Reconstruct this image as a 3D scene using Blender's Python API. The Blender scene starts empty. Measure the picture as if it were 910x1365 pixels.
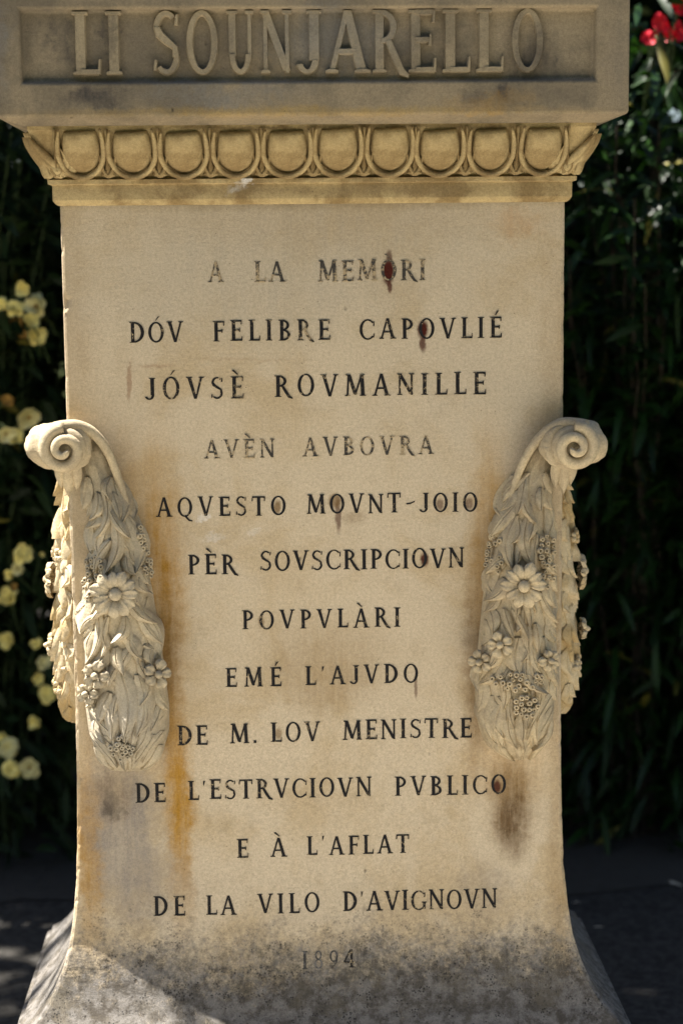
import bpy, bmesh, math, random
import numpy as np
from mathutils import Vector, Matrix, noise as mnoise

random.seed(7)
RNG = np.random.default_rng(11)
S = bpy.context.scene
COL = S.collection
PI = math.pi

# ------------------------------------------------------------------ camera
CAM = Vector((-0.0792, -3.0468, 1.65))
PITCH, YAW, ROLL, FPX = 0.13890, 0.03963, -0.00957, 2380.0
FW = Vector((math.sin(YAW) * math.cos(PITCH), math.cos(YAW) * math.cos(PITCH), -math.sin(PITCH)))
_r = Vector((math.cos(YAW), -math.sin(YAW), 0)); _u = _r.cross(FW)
RT = _r * math.cos(ROLL) + _u * math.sin(ROLL)
UP = -_r * math.sin(ROLL) + _u * math.cos(ROLL)
cd = bpy.data.cameras.new('camera'); cam = bpy.data.objects.new('camera', cd); COL.objects.link(cam)
cam.matrix_world = Matrix(((RT.x, UP.x, -FW.x, CAM.x), (RT.y, UP.y, -FW.y, CAM.y), (RT.z, UP.z, -FW.z, CAM.z), (0, 0, 0, 1)))
cd.sensor_fit = 'VERTICAL'; cd.sensor_height = 36.0; cd.lens = FPX / 1365 * 36
cd.clip_start = 0.05; cd.clip_end = 3000
cd.dof.use_dof = True; cd.dof.focus_distance = 3.03; cd.dof.aperture_fstop = 2.4
S.camera = cam

def at(px, py, Y=0.0):
    """point of the vertical plane y=Y seen at a photo pixel (design helper, metres)"""
    d = FW + RT * ((px - 455.0) / FPX) - UP * ((py - 682.5) / FPX)
    return CAM + d * ((Y - CAM.y) / d.y)
def on_ground(px, py, z=0.0):
    d = FW + RT * ((px - 455.0) / FPX) - UP * ((py - 682.5) / FPX)
    return CAM + d * ((z - CAM.z) / d.z)
def zz(py, Y=0.0): return at(418, py, Y).z

# ------------------------------------------------------------------ light
SUN = Vector((-0.42, 0.14, 0.90)).normalized()
w = bpy.data.worlds.new('World'); S.world = w; w.use_nodes = True
wn = w.node_tree.nodes; wl = w.node_tree.links
sky = wn.new('ShaderNodeTexSky'); sky.sky_type = 'NISHITA'; sky.sun_disc = False
sky.sun_elevation = math.asin(SUN.z); sky.sun_rotation = math.atan2(SUN.x, SUN.y)
bg = wn['Background']; bg.inputs['Strength'].default_value = 0.05
wl.new(sky.outputs[0], bg.inputs['Color'])
sd = bpy.data.lights.new('sun', 'SUN'); sd.energy = 5.0; sd.angle = math.radians(0.53); sd.color = (1.0, 0.95, 0.87)
so = bpy.data.objects.new('sun', sd); COL.objects.link(so)
so.rotation_euler = SUN.to_track_quat('Z', 'Y').to_euler(); so.location = (-3, 1, 9)
S.view_settings.view_transform = 'Standard'; S.view_settings.look = 'None'
S.view_settings.exposure = 2.05; S.view_settings.gamma = 1
S.view_settings.use_curve_mapping = False
S.render.engine = 'CYCLES'
S.cycles.max_bounces = 8; S.cycles.diffuse_bounces = 4; S.cycles.glossy_bounces = 2
S.cycles.transmission_bounces = 4; S.cycles.transparent_max_bounces = 8
S.cycles.caustics_reflective = False; S.cycles.caustics_refractive = False

# ------------------------------------------------------------------ helpers
def obj(name, verts, faces, mat, parent=None, smooth=False, recalc=False):
    me = bpy.data.meshes.new(name)
    me.from_pydata([tuple(v) for v in verts], [], faces)
    if recalc:
        bm = bmesh.new(); bm.from_mesh(me); bmesh.ops.recalc_face_normals(bm, faces=bm.faces[:]); bm.to_mesh(me); bm.free()
    if smooth: me.polygons.foreach_set('use_smooth', [True] * len(me.polygons))
    me.update()
    o = bpy.data.objects.new(name, me); COL.objects.link(o)
    if mat: me.materials.append(mat)
    if parent: o.parent = parent
    return o
def thing(name, label, cat, loc=(0, 0, 0), group=None):
    o = bpy.data.objects.new(name, None); COL.objects.link(o); o.location = loc
    o.empty_display_size = 0.1
    tag(o, label, cat, group); return o
def tag(o, label, cat, group=None):
    o['label'] = label; o['category'] = cat
    if group: o['group'] = group
    return o

class MB:
    def __init__(s): s.v = []; s.f = []
    def add(s, vs, fs):
        b = len(s.v); s.v += [tuple(v) for v in vs]; s.f += [tuple(i + b for i in f) for f in fs]
    def grid(s, rows, close_u=False):
        n = len(rows[0]); b = len(s.v)
        for r in rows: s.v += [tuple(p) for p in r]
        for i in range(len(rows) - 1):
            for j in range(n if close_u else n - 1):
                k = (j + 1) % n
                s.f.append((b + i * n + j, b + i * n + k, b + (i + 1) * n + k, b + (i + 1) * n + j))
    def tube(s, pts, rads, n=8, cap=True, squash=None):
        pts = [Vector(p) for p in pts]; rows = []
        ref = Vector((0, 0, 1)) if squash is None else squash
        for i, p in enumerate(pts):
            t = (pts[min(i + 1, len(pts) - 1)] - pts[max(i - 1, 0)])
            t = t.normalized() if t.length > 1e-9 else Vector((0, 0, 1))
            a = t.cross(ref)
            if a.length < 1e-4: a = t.cross(Vector((0.3, 1, 0.1)))
            a.normalize(); c = a.cross(t).normalized()
            rows.append([p + (a * math.cos(2 * PI * j / n) + c * math.sin(2 * PI * j / n)) * rads[i] for j in range(n)])
        b = len(s.v); s.grid(rows, True)
        if cap:
            s.f.append(tuple(b + j for j in range(n))); m = len(s.v) - n; s.f.append(tuple(m + j for j in range(n)))
    def ball(s, c, r, seg=8, rings=6, hole=False):
        c = Vector(c); rows = []
        for i in range(rings + 1):
            a = PI * i / rings
            rows.append([c + Vector((math.sin(a) * math.cos(2 * PI * j / seg) * r, math.sin(a) * math.sin(2 * PI * j / seg) * r, math.cos(a) * r)) for j in range(seg)])
        s.grid(rows, True)
    def build(s, name, mat, parent=None, smooth=False, recalc=True):
        return obj(name, s.v, s.f, mat, parent, smooth, recalc)

# ------------------------------------------------------------------ node materials
class NT:
    def __init__(s, name):
        s.m = bpy.data.materials.new(name); s.m.use_nodes = True
        s.t = s.m.node_tree; s.b = s.t.nodes['Principled BSDF']
    def n(s, typ, **k):
        nd = s.t.nodes.new(typ)
        for a, v in k.items(): setattr(nd, a, v)
        return nd
    def l(s, a, b): s.t.links.new(a, b)
    def put(s, sock, v):
        if isinstance(v, bpy.types.NodeSocket): s.l(v, sock)
        else: sock.default_value = v
    def math(s, op, a, b=0.0, c=None, clamp=False):
        nd = s.n('ShaderNodeMath', operation=op, use_clamp=clamp)
        s.put(nd.inputs[0], a); s.put(nd.inputs[1], b)
        if c is not None: s.put(nd.inputs[2], c)
        return nd.outputs[0]
    def vec(s, op, a, b):
        nd = s.n('ShaderNodeVectorMath', operation=op); s.put(nd.inputs[0], a); s.put(nd.inputs[1], b)
        return nd.outputs['Value' if op in ('LENGTH', 'DISTANCE', 'DOT_PRODUCT') else 'Vector']
    def noise(s, vec, scale, detail=4, rough=0.6, dist=0.0):
        nd = s.n('ShaderNodeTexNoise'); s.put(nd.inputs['Vector'], vec)
        nd.inputs['Scale'].default_value = scale; nd.inputs['Detail'].default_value = detail
        nd.inputs['Roughness'].default_value = rough; nd.inputs['Distortion'].default_value = dist
        return nd
    def ramp(s, v, a, b, to0=0.0, to1=1.0):
        nd = s.n('ShaderNodeMapRange', interpolation_type='SMOOTHSTEP'); s.put(nd.inputs[0], v)
        nd.inputs[1].default_value = a; nd.inputs[2].default_value = b
        nd.inputs[3].default_value = to0; nd.inputs[4].default_value = to1
        return nd.outputs[0]
    def mix(s, f, a, b):
        nd = s.n('ShaderNodeMix', data_type='RGBA'); s.put(nd.inputs[0], f)
        s.put(nd.inputs[6], a if isinstance(a, bpy.types.NodeSocket) else (*a, 1))
        s.put(nd.inputs[7], b if isinstance(b, bpy.types.NodeSocket) else (*b, 1))
        return nd.outputs[2]
    def bump(s, h, strength, dist, prev=None):
        nd = s.n('ShaderNodeBump'); nd.inputs['Strength'].default_value = strength; nd.inputs['Distance'].default_value = dist
        s.l(h, nd.inputs['Height'])
        if prev: s.l(prev, nd.inputs['Normal'])
        return nd.outputs[0]

def stone(name, base, dark, blobs=(), grime_z=None, patch=(0.45, 0.62, 0.7), grain=1.0, rough=0.9, patch_scale=5.0, lines=()):
    """weathered limestone: blobs = (x, z, rx, rz, colour, strength, raggedness) stains and tone patches fixed on the stone in metres"""
    k = NT(name); pos = k.n('ShaderNodeTexCoord').outputs['Object']
    n1 = k.noise(pos, patch_scale, 6, 0.62, 0.4); n2 = k.noise(pos, 26, 5, 0.65); n3 = k.noise(pos, 190, 3, 0.7); n4 = k.noise(pos, 620, 2, 0.6)
    c = k.mix(k.ramp(n1.outputs[0], patch[0], patch[1], 0, patch[2]), base, dark)
    c = k.mix(k.ramp(n2.outputs[0], 0.5, 0.75, 0, 0.3), c, tuple(x * 0.72 for x in dark))
    # light scuffs
    c = k.mix(k.ramp(k.noise(pos, 9, 5, 0.7).outputs[0], 0.58, 0.75, 0, 0.35), c, tuple(min(1, x * 1.22) for x in base))
    d1 = k.vec('ADD', k.vec('SUBTRACT', k.noise(pos, 11, 4, 0.65).outputs['Color'], (0.5, 0.5, 0.5)), k.vec('MULTIPLY', k.vec('SUBTRACT', k.noise(pos, 60, 4, 0.75).outputs['Color'], (0.5, 0.5, 0.5)), (0.7, 0.7, 0.7)))
    stre = k.ramp(k.noise(k.vec('MULTIPLY', pos, (1, 1, .10)), 55, 5, 0.7).outputs[0], 0.3, 0.66, 0.55, 1.0)
    for (x, z, rx, rz, colr, st, rag) in blobs:
        v = k.vec('ADD', pos, k.vec('MULTIPLY', d1, (rag, 0, rag)))
        v = k.vec('MULTIPLY', k.vec('SUBTRACT', v, (x, 0, z)), (1 / rx, 0, 1 / rz))
        f = k.ramp(k.vec('LENGTH', v, (0, 0, 0)), 0.5 if rx < 0.015 else 0.15, 1.15 if rx < 0.015 else 1.0, 1.0, 0.0)
        f = k.math('MULTIPLY', f, k.ramp(n2.outputs[0], 0.25, 0.7, st * 1.0, st * (0.62 if rx >= .015 else 1.0)), clamp=True)
        if rx >= 0.015: f = k.math('MULTIPLY', f, stre)
        c = k.mix(f, c, colr)
    if grime_z:
        z0, z1 = grime_z
        sp = k.n('ShaderNodeSeparateXYZ'); k.l(pos, sp.inputs[0])
        h = k.math('ADD', sp.outputs[2], k.math('MULTIPLY', k.math('SUBTRACT', k.noise(pos, 8, 6, 0.7).outputs[0], 0.5), 0.20))
        h = k.math('ADD', h, k.math('MULTIPLY', k.math('SUBTRACT', k.noise(pos, 85, 5, 0.8).outputs[0], 0.5), 0.24))
        f = k.ramp(h, z0, z1, 0.92, 0.0)
        g = k.mix(k.ramp(k.noise(pos, 38, 6, 0.75).outputs[0], 0.38, 0.60), (0.04, 0.038, 0.037), (0.15, 0.143, 0.138))
        g = k.mix(k.ramp(k.noise(pos, 14, 4, 0.7).outputs[0], 0.5, 0.68, 0, 0.75), g, (0.075, 0.066, 0.05))
        c = k.mix(f, c, g)
        # lichen specks, thickest low down
        f2 = k.ramp(h, z0 - 0.05, z1 + 0.10, 1.0, 0.0)
        vo = k.n('ShaderNodeTexVoronoi'); k.l(pos, vo.inputs['Vector']); vo.inputs['Scale'].default_value = 210
        sel = k.ramp(k.noise(pos, 33, 4, 0.75).outputs[0], 0.49, 0.60)
        c = k.mix(k.math('MULTIPLY', k.math('MULTIPLY', k.ramp(vo.outputs['Distance'], 0.25, 0.45, 1, 0), sel), k.math('MULTIPLY', f2, 0.92)), c, (0.028, 0.026, 0.024))
    # pores
    vo = k.n('ShaderNodeTexVoronoi'); k.l(pos, vo.inputs['Vector']); vo.inputs['Scale'].default_value = 70
    pore = k.math('MULTIPLY', k.ramp(vo.outputs['Distance'], 0.03, 0.09, 1, 0), k.ramp(k.noise(pos, 15, 2).outputs[0], 0.52, 0.6))
    c = k.mix(k.math('MULTIPLY', pore, 0.55), c, (0.07, 0.05, 0.03))
    vp = k.n('ShaderNodeTexVoronoi'); k.l(k.vec('MULTIPLY', pos, (1, 1, .6)), vp.inputs['Vector']); vp.inputs['Scale'].default_value = 17
    pit = k.math('MULTIPLY', k.ramp(vp.outputs['Distance'], 0.02, 0.055, 1, 0), k.ramp(k.noise(pos, 6, 3).outputs[0], 0.48, 0.56))
    c = k.mix(k.math('MULTIPLY', pit, 0.6), c, (0.06, 0.045, 0.03))
    pore = k.math('ADD', pore, k.math('MULTIPLY', pit, 2.0))
    scr = k.noise(k.vec('MULTIPLY', pos, (3.5, 1, .5)), 24, 2, 0.5, 1.2)
    sc_ = k.math('MULTIPLY', k.ramp(k.math('ABSOLUTE', k.math('SUBTRACT', scr.outputs[0], 0.5)), 0.0, 0.006, 1, 0), k.ramp(k.noise(pos, 7, 3).outputs[0], 0.56, 0.64))
    c = k.mix(k.math('MULTIPLY', sc_, 0.28), c, tuple(min(1, x * 1.35) for x in base))
    # grain of the stone itself
    hv = k.n('ShaderNodeMix', data_type='RGBA', blend_type='MULTIPLY'); hv.inputs[0].default_value = 1.0
    gv = k.math('ADD', k.ramp(n4.outputs[0], 0.3, 0.7, 0.86, 1.09), k.ramp(n3.outputs[0], 0.3, 0.7, -0.10, 0.10))
    cg = k.n('ShaderNodeCombineColor'); [k.l(gv, cg.inputs[i]) for i in range(3)]
    k.l(c, hv.inputs[6]); k.l(cg.outputs[0], hv.inputs[7])
    k.l(hv.outputs[2], k.b.inputs['Base Color']); k.b.inputs['Roughness'].default_value = rough
    k.b.inputs['Specular IOR Level'].default_value = 0.15
    tool = k.noise(k.vec('MULTIPLY', pos, (1, 1, 5)), 45, 3, 0.6)
    hgt = k.math('ADD', k.math('MULTIPLY', n4.outputs[0], 0.5), k.math('MULTIPLY', n3.outputs[0], 0.8))
    hgt = k.math('ADD', k.math('SUBTRACT', hgt, pore), k.math('MULTIPLY', tool.outputs[0], 0.6))
    b1 = k.bump(hgt, 0.55 * grain, 0.0016)
    b2 = k.bump(n2.outputs[0], 0.30 * grain, 0.004, b1)
    k.l(b2, k.b.inputs['Normal'])
    return k.m

def plain(name, col, rough=0.6, spec=0.4, var=0.35, scale=30, sheen=None, trans=None):
    k = NT(name); pos = k.n('ShaderNodeTexCoord').outputs['Object']
    c = k.mix(k.ramp(k.noise(pos, scale, 3).outputs[0], 0.3, 0.7), tuple(x * (1 - var) for x in col), tuple(min(1, x * (1 + var)) for x in col))
    k.l(c, k.b.inputs['Base Color']); k.b.inputs['Roughness'].default_value = rough; k.b.inputs['Specular IOR Level'].default_value = spec
    return k.m

def leafmat(name, c0, c1, rough=0.38, spec=0.5, transl=0.25, yellow=0.03):
    k = NT(name); g = k.n('ShaderNodeNewGeometry'); r = g.outputs['Random Per Island']
    c = k.mix(r, c0, c1)
    r2 = k.n('ShaderNodeTexWhiteNoise', noise_dimensions='1D'); k.l(r, r2.inputs['W'])
    c = k.mix(k.ramp(r2.outputs['Value'], 1 - yellow, 1 - yellow + 0.01), c, (0.17, 0.15, 0.03))
    k.l(c, k.b.inputs['Base Color']); k.b.inputs['Roughness'].default_value = rough; k.b.inputs['Specular IOR Level'].default_value = spec
    tr = k.n('ShaderNodeBsdfTranslucent'); lc = k.n('ShaderNodeMix', data_type='RGBA', blend_type='MULTIPLY'); lc.inputs[0].default_value = 1
    k.l(c, lc.inputs[6]); lc.inputs[7].default_value = (1.3, 1.6, 0.5, 1); k.l(lc.outputs[2], tr.inputs['Color'])
    ms = k.n('ShaderNodeMixShader'); ms.inputs[0].default_value = transl
    k.l(k.b.outputs[0], ms.inputs[1]); k.l(tr.outputs[0], ms.inputs[2])
    out = [n for n in k.t.nodes if n.type == 'OUTPUT_MATERIAL'][0]; k.l(ms.outputs[0], out.inputs[0])
    return k.m

def paint(name, wear, col=(0.012, 0.011, 0.012), stonecol=(0.40, 0.31, 0.19), sc=60):
    k = NT(name); pos = k.n('ShaderNodeTexCoord').outputs['Object']
    n = k.noise(pos, 150, 5, 0.8)
    v = k.math('ADD', k.math('MULTIPLY', n.outputs[0], .62), k.math('MULTIPLY', k.noise(pos, 26, 3, 0.6).outputs[0], .38))
    f = k.ramp(v, 0.60 - wear, 0.68 - wear)
    c = k.mix(f, col, stonecol)
    k.l(c, k.b.inputs['Base Color']); k.b.inputs['Roughness'].default_value = 0.75; k.b.inputs['Specular IOR Level'].default_value = 0.2
    k.l(k.bump(n.outputs[0], 0.4, 0.002), k.b.inputs['Normal'])
    return k.m

# stains and broad tone patches on the shaft, traced at photo pixels -> metres on the front plane
def B(px, py, rpx, rpy, col, st, rag=0.05):
    p = at(px, py); q = at(px + rpx, py); r = at(px, py + rpy)
    return (p.x, p.z, abs(q.x - p.x), abs(r.z - p.z), col, st, rag)
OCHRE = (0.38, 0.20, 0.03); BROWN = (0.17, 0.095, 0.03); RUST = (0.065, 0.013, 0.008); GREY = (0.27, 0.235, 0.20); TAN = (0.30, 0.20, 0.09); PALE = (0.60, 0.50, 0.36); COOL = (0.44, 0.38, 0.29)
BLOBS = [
    B(420, 290, 430, 60, TAN, 0.45, 0.10), B(85, 420, 60, 220, TAN, 0.5, 0.06), B(740, 700, 50, 500, TAN, 0.5, 0.06), B(95, 800, 40, 300, TAN, 0.5, 0.05), B(420, 620, 190, 130, PALE, 0.35, 0.14),  # broad tan towards the edges and top, paler middle
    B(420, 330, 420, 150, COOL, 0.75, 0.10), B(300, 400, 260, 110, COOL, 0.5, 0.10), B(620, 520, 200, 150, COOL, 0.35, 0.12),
    B(420, 800, 230, 110, PALE, 0.35, 0.14), B(430, 1140, 240, 70, PALE, 0.5, 0.10), B(400, 1000, 180, 60, PALE, 0.3, 0.1),
    B(430, 880, 140, 95, TAN, 0.55, 0.10), B(440, 905, 90, 60, TAN, 0.45, 0.08),
    B(212, 790, 52, 260, OCHRE, 1.1, 0.05), B(222, 900, 30, 190, BROWN, 0.95, 0.05), B(170, 660, 30, 120, OCHRE, 0.45, 0.05),
    B(240, 1075, 28, 210, OCHRE, 1.25, 0.05), B(118, 1120, 30, 170, OCHRE, 1.2, 0.05), B(165, 1090, 78, 150, GREY, 1.25, 0.09),
    B(190, 1180, 95, 75, GREY, 0.8, 0.09), B(150, 1060, 40, 55, BROWN, 0.5, 0.06), B(150, 1080, 18, 28, (0.11, 0.09, 0.07), 1.1, 0.06),
    B(652, 720, 40, 190, OCHRE, 0.8, 0.05), B(636, 890, 26, 210, BROWN, 0.95, 0.05), B(675, 1030, 70, 60, OCHRE, 0.45, 0.06),
    B(680, 1070, 44, 90, BROWN, 1.2, 0.05), B(682, 1095, 28, 62, (0.09, 0.05, 0.02), 1.1, 0.04),
    B(745, 1130, 26, 260, TAN, 0.7, 0.03), B(740, 440, 40, 160, TAN, 0.3, 0.06), B(690, 300, 50, 34, (0.42, 0.22, 0.07), 0.5, 0.09),
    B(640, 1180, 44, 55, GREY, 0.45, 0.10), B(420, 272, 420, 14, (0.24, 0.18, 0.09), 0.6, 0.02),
    B(517, 362, 9, 20, RUST, 1.0, 0.012), B(519, 382, 4, 10, RUST, 0.85, 0.012), B(518, 345, 5, 14, RUST, 0.7, 0.01),
    B(563, 440, 8, 14, RUST, 1.0, 0.012), B(564, 458, 5, 14, RUST, 0.85, 0.012),
    B(369, 676, 6, 11, BROWN, 0.8, 0.012), B(450, 686, 4, 26, RUST, 0.7, 0.012), B(446, 668, 10, 12, BROWN, 0.7, 0.012), B(470, 690, 26, 16, BROWN, 0.5, 0.03),
    B(585, 672, 6, 9, RUST, 0.6, 0.01), B(625, 672, 6, 9, RUST, 0.6, 0.01), B(566, 746, 7, 11, RUST, 0.95, 0.01), B(554, 912, 3, 20, RUST, 0.6, 0.012),
    B(662, 1048, 6, 10, RUST, 0.9, 0.01), B(372, 978, 5, 9, BROWN, 0.6, 0.01), B(349, 828, 5, 9, BROWN, 0.5, 0.01),
    B(205, 490, 34, 4, (0.28, 0.16, 0.09), 0.6, 0.02), B(174, 510, 4, 30, (0.28, 0.16, 0.09), 0.6, 0.02), B(330, 480, 110, 3, (0.30, 0.18, 0.1), 0.35, 0.03),
    B(285, 715, 22, 10, (0.70, 0.66, 0.6), 0.8, 0.06), B(340, 706, 14, 6, (0.70, 0.66, 0.6), 0.6, 0.05), B(275, 690, 10, 5, (0.70, 0.66, 0.6), 0.6, 0.05),
]
BASE = (0.56, 0.465, 0.332)
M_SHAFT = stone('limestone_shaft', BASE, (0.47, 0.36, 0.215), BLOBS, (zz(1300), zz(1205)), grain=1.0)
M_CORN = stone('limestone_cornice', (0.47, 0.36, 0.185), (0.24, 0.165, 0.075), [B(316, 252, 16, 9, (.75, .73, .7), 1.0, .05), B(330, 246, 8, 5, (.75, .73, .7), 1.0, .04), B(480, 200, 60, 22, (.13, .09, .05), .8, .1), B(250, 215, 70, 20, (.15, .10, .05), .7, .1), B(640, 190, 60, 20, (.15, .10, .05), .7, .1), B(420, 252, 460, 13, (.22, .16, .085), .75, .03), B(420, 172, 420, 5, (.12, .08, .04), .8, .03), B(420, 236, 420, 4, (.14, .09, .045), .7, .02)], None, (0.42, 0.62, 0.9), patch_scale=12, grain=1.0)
def Bs(px, py, rpx, rpy, col, st, rag=0.06): return B(px, py, rpx, rpy, col, st, rag)
DK = (0.06, 0.055, 0.053); BLU = (0.20, 0.20, 0.195)
SL = [Bs(130, 135, 55, 26, DK, 1.2), Bs(85, 60, 30, 44, DK, 0.8, 0.1), Bs(150, 60, 16, 44, DK, 0.7, 0.1), Bs(300, 60, 40, 50, DK, .4, .1), Bs(550, 70, 60, 40, DK, .4, .12), Bs(430, 60, 160, 60, BLU, 0.7, 0.1),
      Bs(300, 130, 160, 26, BLU, 0.6, 0.1), Bs(705, 85, 60, 60, DK, 0.9, 0.1), Bs(620, 132, 24, 18, DK, 1.1, 0.05), Bs(665, 128, 22, 20, DK, 1.1, 0.05), Bs(760, 120, 40, 30, DK, 0.4, 0.08),
      Bs(410, 154, 480, 9, (0.42, 0.27, 0.06), 0.55, 0.02), Bs(640, 140, 90, 20, (0.34, 0.20, 0.05), 0.55, 0.08), Bs(815, 90, 30, 90, (0.16, 0.14, 0.12), 0.5, 0.08), Bs(12, 70, 22, 90, BLU, 0.6, 0.08)]  # golden band along the lower lip puts ground bounce into the colour
M_SLAB = stone('limestone_slab', (0.30, 0.242, 0.16), (0.165, 0.138, 0.10), SL, None, (0.40, 0.62, 0.85), patch_scale=6, grain=1.0)  # darker base: weaker bounce up here is put into the colour, beside dirt
M_TITLE = stone('limestone_title', (0.35, 0.285, 0.185), (0.20, 0.165, 0.115), SL, None, (0.45, 0.65, 0.7), patch_scale=9)
M_CARVE = stone('limestone_carving', (0.53, 0.435, 0.285), (0.38, 0.31, 0.21), [], None, (0.42, 0.6, 0.8), patch_scale=14, grain=1.2)
M_CARVEG = stone('limestone_grey_carving', (0.54, 0.455, 0.315), (0.38, 0.32, 0.225), [B(165, 960, 70, 90, (0.36, 0.33, 0.28), 0.8, .06)], None, (0.40, 0.6, 0.85), patch_scale=14, grain=1.3)
M_SIDEC = stone('limestone_side_carving', (0.55, 0.455, 0.30), (0.42, 0.30, 0.14), [], None, (0.45, 0.62, 0.9), patch_scale=10, grain=1.1)

# ------------------------------------------------------------------ ground
def ground_mat():
    k = NT('gravel'); pos = k.n('ShaderNodeTexCoord').outputs['Object']
    vo = k.n('ShaderNodeTexVoronoi'); k.l(pos, vo.inputs['Vector']); vo.inputs['Scale'].default_value = 75
    c = k.mix(vo.outputs['Color'], (0.42, 0.385, 0.33), (0.56, 0.52, 0.45))
    c = k.mix(k.ramp(k.noise(pos, 3, 5, 0.7).outputs[0], 0.4, 0.65, 0, 0.6), c, (0.34, 0.31, 0.27))
    k.l(c, k.b.inputs['Base Color']); k.b.inputs['Roughness'].default_value = 0.95; k.b.inputs['Specular IOR Level'].default_value = 0.1
    k.l(k.bump(vo.outputs['Distance'], 0.5, 0.004), k.b.inputs['Normal'])
    return k.m
def dark_lawn_mat():
    k = NT('added_dark_lawn'); pos = k.n('ShaderNodeTexCoord').outputs['Object']
    n = k.noise(pos, 9, 6, 0.8)
    k.l(k.mix(n.outputs[0], (0.025, 0.035, 0.012), (0.07, 0.08, 0.03)), k.b.inputs['Base Color']); k.b.inputs['Roughness'].default_value = 1; k.b.inputs['Specular IOR Level'].default_value = .05
    k.l(k.bump(k.noise(pos, 160, 3, .8).outputs[0], 0.9, 0.02), k.b.inputs['Normal']); return k.m
o = obj('gravel_path', [(-3.6, -3.4, .004), (3.6, -3.4, .004), (3.6, -.5, .004), (-3.6, -.5, .004)], [(0, 1, 2, 3)], ground_mat()); o['kind'] = 'structure'  # unseen gravel, cut to a small patch so less light bounces onto the shrubs
g = obj('ground', [(-600, -600, 0), (600, -600, 0), (600, 600, 0), (-600, 600, 0)], [(0, 1, 2, 3)], dark_lawn_mat()); g['kind'] = 'structure'  # unseen dark lawn added to limit light bounced onto the shrubs
def pave_mat():
    k = NT('dark_paving'); pos = k.n('ShaderNodeTexCoord').outputs['Object']
    n = k.noise(pos, 55, 5, 0.7)
    k.l(k.mix(k.ramp(n.outputs[0], .35, .65), (0.028, 0.026, 0.023), (0.062, 0.058, 0.052)), k.b.inputs['Base Color']); k.b.inputs['Roughness'].default_value = .95; k.b.inputs['Specular IOR Level'].default_value = .1
    k.l(k.bump(n.outputs[0], 0.5, 0.004), k.b.inputs['Normal']); return k.m
o = obj('paving', [(-9, -.5, .008), (9, -.5, .008), (9, 1.6, .008), (-9, 1.6, .008)], [(0, 1, 2, 3)], pave_mat()); o['kind'] = 'structure'
def soil_mat():
    k = NT('soil'); pos = k.n('ShaderNodeTexCoord').outputs['Object']
    n = k.noise(pos, 30, 6, 0.75)
    k.l(k.mix(n.outputs[0], (0.022, 0.019, 0.015), (0.055, 0.048, 0.040)), k.b.inputs['Base Color']); k.b.inputs['Roughness'].default_value = 1
    k.l(k.bump(n.outputs[0], 0.8, 0.02), k.b.inputs['Normal']); return k.m
mb = MB(); rows = []
for j in range(25):
    y = 1.42 + j * 0.26
    rows.append([(-5 + i * 0.25, y + (0.05 * math.sin(i * 1.9) if j == 0 else 0), 0.012 + (0.05 * (mnoise.noise((i * .6, j * .6, 0)) + .6) * min(1, j / 2))) for i in range(41)])
mb.grid(rows); o = mb.build('flower_bed_soil', soil_mat(), smooth=True, recalc=False); o['kind'] = 'structure'

# ------------------------------------------------------------------ the monument
HX, DEP = 0.425, 0.38
def off(px, py):
    o = 0.0
    for _ in range(12): o = at(px, py, -o).x - HX
    return o, at(px, py, -o).z
PF = [off(x, y) for x, y in [(748.6, 900), (748.6, 1000), (749.2, 1060), (750.5, 1110), (753, 1160), (757.5, 1205), (764, 1245), (775, 1280), (790, 1312), (808, 1340), (829, 1365), (846, 1383)]]
PF = [(max(0, o - PF[0][0]), z) for o, z in PF]
ZF = [p[1] for p in PF][::-1]; OF = [p[0] for p in PF][::-1]
def foff(z): return float(np.interp(z, ZF, OF))
def fy(z): return -foff(z)

def sweep(mb, rows, nside=36, cr=0.004, chip=0.0, cap_top=True, cap_bot=False, seed=0.0):
    """rows of (offset, z) swept round the square plan; soft, slightly chipped arrises"""
    R = []
    ts = np.concatenate([np.linspace(0, 0.02, 4), np.linspace(0.02, 0.98, nside)[1:-1], np.linspace(0.98, 1, 4)])
    for o, z in rows:
        x0, x1, y0, y1 = -HX - o, HX + o, -o, DEP + o; ring = []
        cs = [(x0, y0), (x1, y0), (x1, y1), (x0, y1)]
        for sd in range(4):
            a, b = cs[sd], cs[(sd + 1) % 4]
            for t in ts[:-1]:
                x, y = a[0] + (b[0] - a[0]) * t, a[1] + (b[1] - a[1]) * t
                L = abs(b[0] - a[0]) + abs(b[1] - a[1]); e = min(t, 1 - t) * L
                c = cr
                if chip: c += chip * max(0, mnoise.noise((sd * 7 + (1 if t > .5 else 0) * 3.1 + seed, z * 23, 0)) - 0.12) + chip * .6 * max(0, mnoise.noise((sd * 5 + (1 if t > .5 else 0) * 2.3 + seed, z * 90, 4)) - 0.2)
                if e < c * 2.2:
                    k = (1 - e / (c * 2.2)) ** 2 * c * 0.62
                    cx, cy = 0, DEP / 2
                    x += -math.copysign(k, x - cx) ; y += -math.copysign(k, y - cy)
                ring.append((x, y, z))
        R.append(ring)
    n = len(R[0]); b = len(mb.v); mb.grid(R, True)
    if cap_top: mb.f.append(tuple(b + (len(R) - 1) * n + j for j in range(n)))
    if cap_bot: mb.f.append(tuple(b + j for j in range(n)))

MON = thing('stone_monument', 'tall weathered limestone pedestal with carved black inscription, egg-and-dart cornice and corner garlands', 'monument', (0, 0, 0))
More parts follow.
